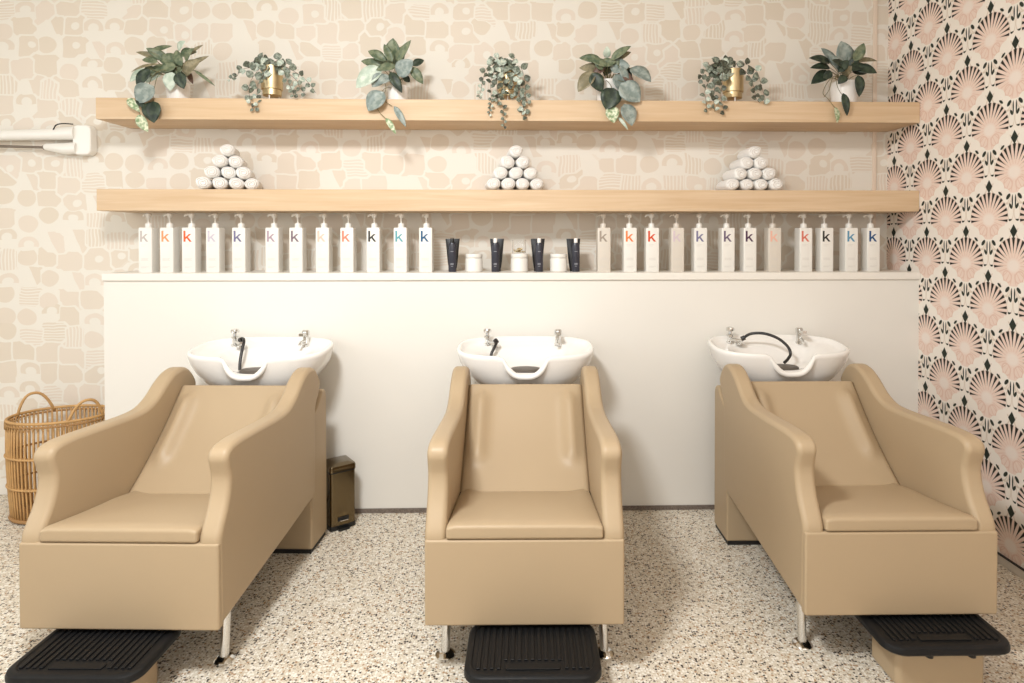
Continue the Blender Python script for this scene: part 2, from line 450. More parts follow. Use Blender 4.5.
# ------------------------------------------------------------------ shampoo chairs
def make_chair():
    t = empty('shampoo_chair', (0, 0, 0))
    L = M['leather']; W = .335; TH = .070
    # side panels with S-curved armrest
    top = [(.0, .478), (.004, .502), (.022, .535), (.046, .575), (.064, .622), (.070, .668), (.060, .708), (.052, .738), (.062, .764), (.096, .779),
           (.16, .782), (.26, .777), (.38, .770), (.50, .765), (.575, .772), (.64, .800), (.70, .845), (.76, .878), (.815, .889), (.865, .878), (.905, .846), (.937, .800), (.932, .768), (.908, .735), (.884, .705), (.870, .665)]
    sp = [(p[0], p[1]) for p in smooth_path([(a, b, 0) for a, b in top], 3)]
    poly = [(.006, .190)] + sp + [(.866, .272), (.80, .266)]
    for s in (-1, 1):
        bm = BM(); a, b = s*(W+.004), s*(W-TH)
        add_prism(bm, poly, min(a, b), max(a, b))
        obj('armrest', bm, L, t, bevel=.020, seg=4, angle=50)
    # front panel under the seat, sloping underside
    bm = BM(); add_box(bm, -W-.002, W+.002, -.004, .03, .186, .477)
    obj('front_panel', bm, L, t, bevel=.008, seg=3)
    bm = BM(); add_prism(bm, [(.03, .205), (.86, .285), (.86, .44), (.03, .476)], -W+TH, W-TH)
    obj('seat_base', bm, M['under'], t)
    # seat cushion, sloping to the back
    bm = BM(); nx, ny = 18, 18; hw = .2655
    def sg(v, p=6): return (1 - abs(v)**p)
    rows = []
    for j in range(ny+1):
        tt = j/ny; y = -.006 + tt*.47; zt = .531 - .075*tt
        row = []
        for i in range(nx+1):
            s_ = -1 + 2*i/nx; x = s_*hw
            crown = .010*sg(s_, 4)*sin(pi*min(1, tt*1.05+.02))**.6 if 0 < tt < 1 else 0
            ridge = .010*math.exp(-((abs(s_)-.86)/.10)**2)*min(1, max(0, (tt-.35)*3))
            edge = -.006*(max(0, (abs(s_)-.9)/.1))**2 - .006*(max(0, (.06-tt)/.06))**2
            row.append((x, y, zt + crown + ridge + edge))
        rows.append(row)
    R = [[bm.verts.new(p) for p in r] for r in rows]
    Bt = [[bm.verts.new((p[0], p[1], min(p[2]-.03, .480 - .06*(j/ny)))) for p in r] for j, r in enumerate(rows)]
    for j in range(ny):
        for i in range(nx):
            bm.faces.new((R[j][i], R[j][i+1], R[j+1][i+1], R[j+1][i]))
            bm.faces.new((Bt[j][i], Bt[j+1][i], Bt[j+1][i+1], Bt[j][i+1]))
    for j in range(ny):
        bm.faces.new((R[j][0], R[j+1][0], Bt[j+1][0], Bt[j][0])); bm.faces.new((R[j][nx], Bt[j][nx], Bt[j+1][nx], R[j+1][nx]))
    for i in range(nx):
        bm.faces.new((R[0][i], Bt[0][i], Bt[0][i+1], R[0][i+1])); bm.faces.new((R[ny][i], R[ny][i+1], Bt[ny][i+1], Bt[ny][i]))
    obj('seat', bm, L, t, bevel=.009, seg=3, angle=50)
    # reclined backrest with two side bolsters
    bm = BM(); nx, ny = 36, 30
    p0 = Vector((0, .410, .452)); p1 = Vector((0, .806, .812)); d = (p1-p0); ln = d.length; d.normalize(); nrm = Vector((0, -d.z, d.y))
    F_, B_ = [], []
    for j in range(ny+1):
        tt = j/ny; fr, br = [], []
        sag = -.020*sin(pi*tt)
        for i in range(nx+1):
            s_ = -1 + 2*i/nx; x = s_*hw
            q = (abs(s_) - .76)/.125
            win = 1/(1+math.exp(-(tt-.30)/.022)) * 1/(1+math.exp((tt-.88)/.022))
            bol = .032*math.exp(-q*q*1.1)*win
            e = -.010*(max(0, (abs(s_)-.93)/.07))**2
            p = p0 + d*(ln*tt) + nrm*(sag + bol + e); p.x = x
            fr.append(p)
            pb = p0 + d*(ln*tt) - nrm*.06; pb.x = x; br.append(pb)
        F_.append([bm.verts.new(p) for p in fr]); B_.append([bm.verts.new(p) for p in br])
    for j in range(ny):
        for i in range(nx):
            bm.faces.new((F_[j][i], F_[j][i+1], F_[j+1][i+1], F_[j+1][i])); bm.faces.new((B_[j][i], B_[j+1][i], B_[j+1][i+1], B_[j][i+1]))
        bm.faces.new((F_[j][0], F_[j+1][0], B_[j+1][0], B_[j][0])); bm.faces.new((F_[j][nx], B_[j][nx], B_[j+1][nx], F_[j+1][nx]))
    for i in range(nx):
        bm.faces.new((F_[0][i], B_[0][i], B_[0][i+1], F_[0][i+1])); bm.faces.new((F_[ny][i], F_[ny][i+1], B_[ny][i+1], B_[ny][i]))
    obj('backrest', bm, L, t, bevel=.008, seg=3, angle=60)
    # rear housing down to the floor and its plinth
    bm = BM(); add_prism(bm, [(.85, .020), (1.050, .020), (1.050, .70), (1.040, .728), (1.02, .742), (.995, .735), (.965, .708), (.925, .680), (.85, .64)], -.326, .326)
    obj('rear_housing', bm, L, t, bevel=.010, seg=3, angle=50)
    box('plinth', (-.318, .318, .857, 1.045, 0, .022), M['plinth'], t)
    box('basin_support', (-.16, .16, .93, 1.02, .70, .765), L, t, bevel=.01)
    # chrome front legs leaning forward
    for s in (-1, 1):
        bm = BM()
        add_tube(bm, [(s*.280, .160, .215), (s*.285, .130, .012)], .0155, 20)
        add_lathe(bm, [(.036, 0), (.036, .004), (.030, .010), (.018, .016)], (s*.285, .129, 0), 24)
        obj('leg', bm, M['chrome'], t, smooth='auto')
    # basin
    n = 120
    def sup(a, b, cy, th, e=3.0):
        c, s = cos(th), sin(th)
        return a*math.copysign(abs(c)**(2/e), c), cy + b*math.copysign(abs(s)**(2/e), s)
    def rimz(y): return .922 + .040*max(0, min(1, (y-.87)/.375))
    def nf(x, y, cy):
        if y > cy: return 0
        q = min(1, abs(x)/.112)
        return (1 - q**3.0)**1.05 if q < 1 else 0
    spec = [  # a, b, cy, z (None = rim + dz), dz, notch
        (.17, .085, 1.040, .742, 0, 0), (.215, .120, 1.045, .752, 0, 0), (.262, .150, 1.050, .785, 0, .02), (.300, .170, 1.053, .828, 0, .22),
        (.328, .182, 1.055, .872, 0, .62), (.341, .188, 1.055, None, -.022, .95), (.345, .190, 1.055, None, -.007, 1), (.341, .187, 1.055, None, .001, 1),
        (.333, .180, 1.055, None, .003, 1), (.325, .173, 1.055, None, -.001, 1), (.318, .167, 1.055, None, -.012, 1),
        (.300, .156, 1.052, None, -.024, .92), (.262, .138, 1.045, None, -.030, .80), (.215, .122, 1.036, None, -.050, .60),
        (.180, .110, 1.028, .862, 0, .30), (.140, .092, 1.022, .842, 0, .10), (.085, .060, 1.020, .830, 0, 0), (.035, .026, 1.02, .828, 0, 0)]
    rings = []
    for a, b, cy, z, dz, k in spec:
        r = []
        for i in range(n):
            th = 2*pi*(i+.5)/n - pi/2
            x, y = sup(a, b, cy, th)
            zz = z if z is not None else rimz(y) + dz
            f_ = nf(x, y, cy)
            yy = y
            if z is None and dz > -.03: yy = y - .010*f_
            r.append((x, yy, zz - .092*k*f_))
        rings.append(r)
    bm = BM(); add_rings(bm, rings, True, True)
    lip = []
    for i in range(33):
        x = -.116 + .232*i/32; yf = 1.055 - .187*(1-(abs(x)/.341)**3)**(1/3)
        lip.append((x, yf - .006*nf(x, 0, 1) + .006, rimz(yf) - .090*nf(x, 0, 1) - .006))
    add_tube(bm, lip, [.006 + .0085*min(1, 3.2*(1-abs(p[0])/.117)) for p in lip], 14)
    bs = obj('basin', bm, M['ceramic'], t, smooth=True)
    bm = BM(); add_lathe(bm, [(.080, .0), (.080, .014), (.070, .020), (.01, .022)], (0, .985, .826), 32, sy=.62)
    obj('drain_cover', bm, M['drain'], bs, smooth='auto')
    # round tap with knob, and side fitting for the hose
    zb = rimz(1.18) - .031
    bm = BM(); c = (-.202, 1.180, zb)
    add_lathe(bm, [(.021, 0), (.021, .010), (.013, .014), (.012, .034), (.018, .040), (.018, .050), (.010, .054), (.009, .066), (.020, .070), (.022, .080), (.018, .088), (.006, .091)], c, 22)
    add_tube(bm, [(-.202, 1.175, zb+.024), (-.165, 1.150, zb+.022), (-.150, 1.14, zb+.026)], .009, 12)
    add_lathe(bm, [(.024, 0), (.024, .006), (.015, .010)], (-.155, 1.150, zb-.001), 18)
    obj('tap', bm, M['chrome'], bs, smooth='auto')
    bm = BM(); c = (.171, 1.180, zb)
    add_lathe(bm, [(.020, 0), (.020, .010), (.0155, .013), (.0155, .055), (.019, .058), (.019, .080), (.015, .085)], c, 22)
    add_box(bm, .160, .182, 1.115, 1.172, zb+.062, zb+.076)
    add_tube(bm, [(.171, 1.175, zb+.030), (.165, 1.130, zb+.028), (.163, 1.112, zb+.016)], .008, 12)
    obj('mixer_lever', bm, M['chrome'], bs, smooth='auto')
    return t, bs
chair0, basin0 = make_chair()
HOSES = {'L': [(-.150, 1.14, .962), (-.128, 1.12, .972), (-.112, 1.09, .958), (-.108, 1.06, .915), (-.104, 1.035, .870), (-.098, 1.02, .832)],
         'M': [(-.152, 1.14, .958), (-.150, 1.128, .950), (-.160, 1.105, .928), (-.172, 1.09, .905), (-.178, 1.08, .885)],
         'R': [(-.150, 1.14, .955), (-.115, 1.12, .985), (-.055, 1.09, .992), (.005, 1.06, .972), (.045, 1.035, .935), (.055, 1.02, .900), (.035, 1.005, .875), (.012, .995, .858)]}
CH = {'L': (-1.3302, 2.0678, -.041, 'tan shampoo chair with white basin, leftmost of the three, beside the brass bin'),
      'M': (.0225, 2.058, -.0152, 'tan shampoo chair with white basin, in the middle of the row of three'),
      'R': (1.3273, 2.0815, -.0108, 'tan shampoo chair nearest the flower wall, long black hose arching over its basin')}
first = True
for k in 'MLR':
    x, y, a, lab = CH[k]
    c = chair0 if first else copy_tree(chair0)
    CH[k] += (c,)
    first = False
    c.location = (x, y, 0); c.rotation_euler.z = a
    tag(c, lab, 'salon chair', 'shampoo chairs in a row')
for k in 'MLR':
    c = CH[k][4]
    bs = [o for o in c.children if o.name.startswith('basin') and not o.name.startswith('basin_support')][0]
    bm = BM(); pts = smooth_path(HOSES[k], 8)
    add_tube(bm, pts, .0075, 12)
    add_tube(bm, [Vector(HOSES[k][0]) + Vector((-.006, 0, 0)), Vector(HOSES[k][0]) + (Vector(HOSES[k][1])-Vector(HOSES[k][0])).normalized()*.016], .0125, 14)
    obj('shower_hose', bm, M['hose'], bs, smooth='auto')

# ------------------------------------------------------------------ footstools
def rrect(hx, hy, r, n=6, cx=0, cy=0):
    pts = []
    for sx, sy, a0 in ((1, 1, 0), (-1, 1, pi/2), (-1, -1, pi), (1, -1, 3*pi/2)):
        for i in range(n+1):
            a = a0 + pi/2*i/n
            pts.append((cx + sx*(hx-r) + r*cos(a), cy + sy*(hy-r) + r*sin(a)))
    return pts
def make_stool():
    t = empty('footrest', (0, 0, 0))
    bm = BM(); add_prism(bm, rrect(.150, .0825, .022), 0.004, .142, 'z')
    obj('base', bm, M['leather'], t, bevel=.004, seg=2, angle=50)
    bm = BM()
    out = rrect(.213, .142, .060, 8)
    def ring(k, z): return [(p[0]*k[0], p[1]*k[1], z) for p in out]
    add_rings(bm, [ring((.95, .93), .140), ring((1, 1), .150), ring((1, 1), .160), ring((.985, .98), .169), ring((.95, .93), .1735), ring((.90, .86), .1735), ring((.885, .84), .170), ring((.2, .2), .170)])
    pad = obj('foot_pad', bm, M['rubber'], t, smooth='auto', angle=40)
    bm = BM()
    for i in range(17):
        x = -.168 + i*.021
        y0, y1 = -.100, .100
        if abs(i-8) < 5: y0 = -.062
        for a, b in ((y0, y1),):
            add_box(bm, x-.006, x+.006, a, b, .1695, .1750)
    obj('rib', bm, M['rubber'], pad, bevel=.002, seg=2)
    bm = BM(); add_prism(bm, rrect(.085, .013, .006, 4, 0, -.090), .1695, .1740, 'z')
    obj('front_plate', bm, M['rubber'], pad, bevel=.001, seg=2)
    for x in (-.07, .07):
        bm = BM(); add_lathe(bm, [(.012, 0), (.012, .010)], (x, -.122, .132), 14)
        obj('bumper', bm, M['plinth'], t)
    return t
st = make_stool()
for i, (x, y, a, lab) in enumerate((( -1.358, 2.005, -.03, 'black ribbed footrest on tan box under the left shampoo chair'),
                                    (.047, 1.968, -.015, 'black ribbed footrest on tan box under the middle shampoo chair'),
                                    (1.408, 2.070, -.01, 'black footrest on tan box under the shampoo chair by the flower wall'))):
    c = st if i == 0 else copy_tree(st)
    c.location = (x, y, 0); c.rotation_euler.z = a
    tag(c, lab, 'footrest', 'footrests in front of the chairs')

# ------------------------------------------------------------------ pedal bin
t = empty('pedal_bin', (-.938, 3.215, 0), .63, label='small square brass pedal bin on the floor beside the left chair', cat='bin')
hb = .066
bm = BM(); add_prism(bm, rrect(hb, .072, .014, 5), .022, .292, 'z'); obj('body', bm, M['bin_brass'], t, smooth='auto')
bm = BM(); add_prism(bm, rrect(hb+.002, .074, .014, 5), 0, .022, 'z'); obj('base_ring', bm, M['bin_black'], t, smooth='auto')
bm = BM(); add_prism(bm, rrect(hb+.001, .073, .014, 5), .292, .298, 'z'); obj('rim', bm, M['bin_black'], t, smooth='auto')
bm = BM(); q = rrect(hb+.003, .075, .014, 5)
add_rings(bm, [[(p[0], p[1], .298) for p in q], [(p[0], p[1], .318) for p in q], [(p[0]*.96, p[1]*.965, .326) for p in q], [(p[0]*.55, p[1]*.6, .334) for p in q]])
obj('lid', bm, M['bin_brass'], t, smooth='auto', angle=50)
bm = BM(); add_box(bm, -.028, .028, -.077, -.070, .045, .064); obj('pedal_slot', bm, M['bin_black'], t)
bm = BM(); add_box(bm, -.020, .020, -.088, -.072, .046, .051); obj('pedal', bm, M['chrome'], t, bevel=.002)
bm = BM(); add_prism(bm, rrect(.030, .016, .010, 5, 0, -.078), 0, .012, 'z'); obj('foot', bm, M['bin_black'], t)

# ------------------------------------------------------------------ rattan basket
t = empty('laundry_basket', (-2.490, 3.395, 0), .16, label='oval open rattan basket with two loop handles left of the half wall', cat='basket')
def rad(z):   # scale of the oval with height
    return .93 + .10*sin(pi*min(1, z/.53)*.62) - .02*(z/.53)
def ov(k, z, n=64, a=.236, b=.176): return [(a*k*cos(2*pi*i/n), b*k*sin(2*pi*i/n), z) for i in range(n)]
bm = BM(); N = 66
for i in range(N):
    th = 2*pi*i/N
    pts = [(.236*rad(z)*cos(th), .176*rad(z)*sin(th), z) for z in (.012, .1, .2, .3, .4, .525)]
    add_tube(bm, pts, .0046, 6)
obj('upright', bm, M['cane'], t, smooth=True)
def hoop(name, z, r, m, k=1.0, parent=t, dz=0):
    bm = BM(); p = ov(rad(z)*k, z); 
    pts = [Vector(q) for q in p] + [Vector(p[0]), Vector(p[1])]
    add_tube(bm, pts, r, 8, caps=False); return obj(name, bm, m, parent, smooth=True)
hoop('rim', .530, .0075, M['cane'], 1.005)
hoop('rim_wrap', .511, .0055, M['cane_dark'], 1.012)
for z in (.185, .345): hoop('hoop', z, .006, M['cane'], 1.022)
for z in (.19, .35): hoop('inner_hoop', z, .004, M['cane_dark'], .975)
hoop('foot_hoop', .016, .010, M['cane_dark'], 1.01)
# zig-zag cane lacing under the rim
bm = BM(); zz = []
for i in range(2*N+1):
    th = 2*pi*i/(2*N); z = .522 if i % 2 else .490
    zz.append((.236*rad(z)*1.03*cos(th), .176*rad(z)*1.03*sin(th), z))
add_tube(bm, zz, .0028, 5); obj('lacing', bm, M['cane'], t, smooth=True)
bm = BM(); add_prism(bm, [(q[0], q[1]) for q in ov(.90, 0)], .012, .020, 'z'); obj('base', bm, M['cane_dark'], t)
for s, th0 in ((1, radians(-38)), (-1, radians(142))):
    bm = BM(); pts = []
    for i in range(15):
        u = -1 + 2*i/14; th = th0 + u*.43
        pts.append((.236*rad(.53)*cos(th), .176*rad(.53)*sin(th), .515 + .114*(1-abs(u)**2.4)))
    add_tube(bm, pts, .0075, 8); h = obj('handle', bm, M['cane'], t, smooth=True)

# ------------------------------------------------------------------ wall arm at upper left
t = empty('swing_arm', (-2.487, YB, 2.05), 0, label='white folding swing arm fixed to the wallpaper left of the shelves', cat='wall arm')
bm = BM(); add_prism(bm, rrect(.052, .086, .030, 6), -.062, -.002, 'y')
obj('end_housing', bm, M['arm_white'], t, bevel=.010, seg=3, angle=50)
bm = BM()
def obl(x, cz, rz, ry, cy=-.045, n=20): return [(x, cy+ry*cos(2*pi*i/n), cz+rz*sin(2*pi*i/n)) for i in range(n)]
add_rings(bm, [obl(-.04, .040, .040, .034), obl(-.20, .032, .033, .030), obl(-.50, .024, .030, .028), obl(-.95, .018, .030, .028)])
obj('upper_arm', bm, M['arm_white'], t, smooth='auto')
bm = BM()
add_rings(bm, [obl(-.03, -.045, .034, .032), obl(-.10, -.050, .034, .030), obl(-.205, -.040, .020, .020), obl(-.215, -.040, .016, .016)])
lo = obj('lower_socket', bm, M['arm_white'], t, smooth='auto')
bm = BM(); add_tube(bm, [(-.20, -.045, -.042), (-.50, -.045, -.036), (-.95, -.045, -.030)], .0075, 12)
add_tube(bm, [(-.222, -.045, -.0415), (-.208, -.045, -.042)], .014, 12)
obj('rod', bm, M['arm_grey'], lo, smooth='auto')
bm = BM(); add_tube(bm, smooth_path([(-.150, -.07, .055), (-.125, -.08, .080), (-.085, -.08, .088), (-.045, -.06, .088)], 5), .0035, 8)
obj('cable', bm, M['hose'], t, smooth=True)

# ------------------------------------------------------------------ pump bottles
ZL = 1.302
def make_bottle():
    t = empty('pump_bottle', (0, 0, 0))
    bm = BM(); q = rrect(.0365, .0350, .005, 4)
    add_rings(bm, [[(p[0]*.97, p[1]*.97, 0) for p in q], [(p[0], p[1], .003) for p in q], [(p[0], p[1], .240) for p in q], [(p[0]*.95, p[1]*.95, .245) for p in q]])
    obj('body', bm, M['bottle'], t, smooth='auto')
    bm = BM(); add_lathe(bm, [(.0175, .245), (.0175, .264), (.014, .270), (.0075, .268), (.0065, .272)], n=18)
    add_tube(bm, [(0, 0, .268), (0, 0, .306)], .0052, 10)
    obj('collar', bm, M['bottle'], t, smooth='auto')
    bm = BM(); add_lathe(bm, [(.010, .300), (.014, .308), (.014, .320), (.009, .3265)], n=16)
    add_tube(bm, [(0, 0, .316), (-.020, -.006, .318), (-.030, -.009, .314), (-.034, -.010, .306)], [.0075, .0065, .0058, .005], 10)
    obj('pump_head', bm, M['bottle'], t, smooth='auto')
    # the letter k printed on the front
    bm = BM(); y0, y1 = -.0352, -.0357; X0 = -.026; Z0 = .168
    add_box(bm, X0, X0+.0105, y0, y1, Z0, Z0+.060)
    def poly(pts):
        add_prism(bm, pts, y1, y0, 'y')
    poly([(X0+.0105, Z0+.0135), (X0+.0105, Z0+.0245), (X0+.029, Z0+.042), (X0+.041, Z0+.042)])
    poly([(X0+.0170, Z0+.0195), (X0+.0235, Z0+.0265), (X0+.044, Z0), (X0+.032, Z0)])
    obj('letter_k', bm, M['print_grey'], t)
    bm = BM()
    for i, (wd, z) in enumerate(((.030, .150), (.022, .143), (.040, .075), (.036, .070), (.040, .065), (.040, .030), (.028, .025))):
        add_box(bm, -.022, -.022+wd, -.0356, -.0352, z, z+.0016)
    obj('fine_print', bm, M['print_pale'], t)
    return t
KC = [((186, 176, 170), 'pale grey'), ((238, 148, 98), 'light orange'), ((228, 92, 34), 'bright orange'), ((196, 188, 198), 'pale lavender'),
      ((112, 108, 140), 'slate purple'), ((172, 150, 160), 'mauve grey'), ((122, 104, 114), 'brownish mauve'), ((236, 188, 172), 'pale pink'),
      ((224, 128, 102), 'coral'), ((48, 46, 42), 'black'), ((92, 158, 168), 'teal'), ((24, 84, 124), 'dark blue'),
      ((156, 142, 128), 'taupe'), ((232, 128, 68), 'orange'), ((212, 74, 30), 'red orange'), ((206, 188, 194), 'faint lilac'),
      ((120, 116, 146), 'grey purple'), ((106, 90, 112), 'dull plum'), ((76, 46, 72), 'dark plum'), ((230, 178, 158), 'faint peach'),
      ((212, 116, 96), 'coral red'), ((44, 44, 38), 'near-black'), ((92, 146, 176), 'steel blue'), ((16, 70, 120), 'navy blue')]
XSB = [-2.05, -1.936, -1.815, -1.69, -1.548, -1.366, -1.234, -1.09, -.958, -.814, -.664, -.525, .484, .63, .755, .896, 1.027, 1.181, 1.306, 1.446, 1.621, 1.741, 1.879, 2.008]
b0 = make_bottle()
kids0 = list(b0.children)
rng = random.Random(4)
for i, x in enumerate(XSB):
    c = b0 if i == 0 else copy_tree(b0)
    c.location = (x + (.014 if i < 12 else -.003), 3.445 + rng.uniform(-.006, .006), ZL)
    c.rotation_euler.z = 0
    col, nm = KC[i]
    km = mat('ink_' + nm.replace(' ', '_').replace('-', '_'), col, .45)
    sand = i in (12, 15, 19)
    for ch in c.children:
        if ch.name.startswith('letter_k'):
            ch.data = ch.data.copy() if i else ch.data
            ch.data.materials[0] = km
            tag(ch, nm + ' letter k')
        elif ch.name.startswith('pump_head'):
            ch.rotation_euler.z = rng.uniform(-.7, 1.0)
        if sand and ch.name.split('.')[0] in ('body', 'collar', 'pump_head'):
            ch.data = ch.data.copy(); ch.data.materials[0] = M['bottle_sand']
    side = 'left of the black tubes' if i < 12 else 'right of the black tubes'
    tag(c, f"{'sand coloured' if sand else 'white'} pump bottle with {nm} k on the ledge {side}", 'bottle', 'pump bottles on the ledge')
tag(b0, 'white pump bottle with pale grey k at the left end of the ledge')

# ------------------------------------------------------------------ tubes, jars and glass on the ledge
def flat_tube(name, hw_top, hw_bot, h, th, m):
    bm = BM(); n = 24; rings = []
    for t_, z in ((0, 0.0), (0, .018), (.001, .020), (.3, .3*h), (.7, .7*h), (.94, .94*h), (1, h)):
        a = hw_bot + (hw_top-hw_bot)*t_; b_ = th*(1 - t_**2*.93)
        if z < .019: a *= .92; b_ = th*.92
        rings.append([(a*cos(2*pi*i/n), b_*sin(2*pi*i/n), z) for i in range(n)])
    add_rings(bm, rings)
    return bm
def make_tube_wide():
    t = empty('squeeze_tube', (0, 0, 0)); obj('body', flat_tube('b', .040, .023, .184, .018, M['tube_black']), M['tube_black'], t, smooth='auto')
    bm = BM(); add_lathe(bm, [(.0205, 0), (.0205, .020)], n=20, sy=.8); obj('cap', bm, M['bin_black'], t, smooth='auto'); return t
def make_tube_slim():
    t = empty('slim_tube', (0, 0, 0))
    bm = BM(); n = 24
    add_rings(bm, [[(a*cos(2*pi*i/n), b_*sin(2*pi*i/n), z) for i in range(n)] for a, b_, z in ((.020, .013, 0), (.0215, .014, .004), (.0225, .014, .13), (.0205, .013, .156), (.013, .011, .162))])
    obj('body', bm, M['tube_slate'], t, smooth='auto')
    bm = BM(); add_lathe(bm, [(.0105, .160), (.0105, .184), (.009, .187)], n=16); obj('cap', bm, M['pot_white'], t, smooth='auto')
    bm = BM()
    for wd, z in ((.016, .112), (.018, .045), (.018, .040), (.012, .030)): add_box(bm, -wd/2, wd/2, -.0150, -.0135, z, z+.0028)
    obj('print', bm, M['print_grey'], t)
    return t
tw, ts = make_tube_wide(), make_tube_slim()
TP = [(-.368, -.365, 'black', 'first'), (-.118, -.126, 'white', ''), (.112, .118, 'white', ''), (.314, .323, 'white', '')]
where = ['nearest the left row of bottles', 'left of the glass jar', 'right of the glass jar', 'nearest the right row of bottles']
for i, (xa, xb, cap, _) in enumerate(TP):
    a = tw if i == 0 else copy_tree(tw); a.location = (xa, 3.475, ZL); a.rotation_euler.z = (.05, -.08, .03, .1)[i]
    tag(a, 'flared matt black squeeze tube behind the slim one, ' + where[i], 'tube', 'flared tubes on the ledge')
    b = ts if i == 0 else copy_tree(ts); b.location = (xb, 3.425, ZL); b.rotation_euler.z = 0
    tag(b, f'slim slate tube with {cap} cap standing in front, ' + where[i], 'tube', 'slim tubes on the ledge')
    if i == 0:
        for ch in b.children:
            if ch.name.startswith('cap'): capm = ch
for ch in ts.children:
    if ch.name.startswith('cap'):
        ch.data = ch.data.copy(); ch.data.materials[0] = M['bin_black']
def make_jar():
    t = empty('lidded_jar', (0, 0, 0))
    bm = BM(); add_lathe(bm, [(.044, 0), (.048, .004), (.048, .070), (.045, .076), (.040, .078)], n=32); obj('body', bm, M['bottle'], t, smooth='auto')
    bm = BM(); add_lathe(bm, [(.046, .0785), (.047, .081), (.047, .097), (.045, .100)], n=32); obj('lid', bm, M['bottle'], t, smooth='auto'); return t
j0 = make_jar()
for i, (x, lab) in enumerate(((-.245, 'white lidded jar between the first two pairs of black tubes'), (.009, 'white lidded jar with a small glass standing on its lid'), (.228, 'white lidded jar between the last two pairs of black tubes'))):
    c = j0 if i == 0 else copy_tree(j0); c.location = (x, 3.44, ZL); tag(c, lab, 'jar', 'white jars on the ledge')
t = empty('small_glass', (.007, 3.44, ZL+.1002), label='small clear glass of yellowish granules on top of the middle jar', cat='glass')
bm = BM(); add_lathe(bm, [(.036, 0), (.038, .004), (.038, .078), (.0355, .078), (.0355, .006), (.01, .004)], n=32, cap1=True); obj('tumbler', bm, M['glass'], t, smooth='auto')
bm = BM(); r_ = random.Random(9)
for i in range(46):
    a = r_.uniform(0, 2*pi); rr = .029*sqrt(r_.random()); z = .010 + r_.random()*.022
    add_lathe(bm, [(.001, -.004), (.0046, 0), (.001, .004)], (rr*cos(a), rr*sin(a), z), 6)
g = obj('granules', bm, M['granules'], t, smooth=True); g['kind'] = 'stuff'

# ------------------------------------------------------------------ rolled towels
def make_towel():
    bm = BM(); n = 40; R0 = .0362; Ln = .23
    # outer roll
    def prof(y, k): return [(R0*k*cos(2*pi*i/n)*(1+.012*sin(5*2*pi*i/n)), y, R0*k*sin(2*pi*i/n)*(1+.01*sin(3*2*pi*i/n+1))) for i in range(n)]
    add_rings(bm, [prof(-Ln/2+.002, .15), prof(-Ln/2+.001, .45), prof(-Ln/2+.003, .68), prof(-Ln/2+.009, .86), prof(-Ln/2+.020, .97), prof(-Ln/2+.034, 1), prof(Ln/2-.034, 1), prof(Ln/2-.012, .92), prof(Ln/2, .6)])
    # spiral fold showing at the front end
    pts = [];
    for i in range(90):
        a = i/90*2*pi*2.6; rr = .005 + .0265*i/90
        pts.append((rr*cos(a)*(1+.1*sin(3*a)), -Ln/2+.001+.010*(i/90)**3, rr*sin(a)))
    add_tube(bm, pts, .0035, 6)
    o = obj('rolled_towel', bm, M['towel'], None, smooth=True)
    bm = BM(); pts = []
    for i in range(80):
        a = i/80*2*pi*2.4 + .55; rr = .006 + .023*i/80
        pts.append((rr*cos(a), -Ln/2-.0015+.0065*(i/80)**3, rr*sin(a)))
    add_tube(bm, pts, .0013, 5); obj('fold_shade_line', bm, M['towel_crease_shade'], o, smooth=True)  # darker spiral, crevice shade of the white roll put into colour
    return o
tow = make_towel(); used = False
rowname = {0: 'bottom row', 1: 'second row', 2: 'third row'}
posn = {4: ['far left', 'inner left', 'inner right', 'far right'], 3: ['left', 'middle', 'right'], 2: ['left', 'right']}
rt = random.Random(11)
for pile, cx, ang, yc in (('left', -1.600, .30, 3.472), ('middle', -.022, .10, 3.470), ('right', 1.310, -.02, 3.470)):
    for row in range(4):
        nn = 4 - row
        for i in range(nn):
            c = tow if not used else copy_tree(tow)
            used = True
            sp_ = .0805
            off = (i - (nn-1)/2)*sp_ + rt.uniform(-.003, .003)
            c.location = (cx + off*cos(ang), yc + off*sin(ang) + rt.uniform(-.008, .004), 1.752 + .0345 + row*.0600)
            c.rotation_euler = (0, rt.uniform(-.3, .3), ang + rt.uniform(-.02, .02))
            c.scale = (rt.uniform(1.04, 1.09), rt.uniform(.94, 1.02), rt.uniform(.89, .95))
            if row == 3: lab = f'rolled white towel at the very top of the {pile} pyramid'
            else: lab = f'rolled white towel, {posn[nn][i]} of the {rowname[row]} in the {pile} pyramid'
            tag(c, lab, 'towel', f'rolled towels in the {pile} pyramid')

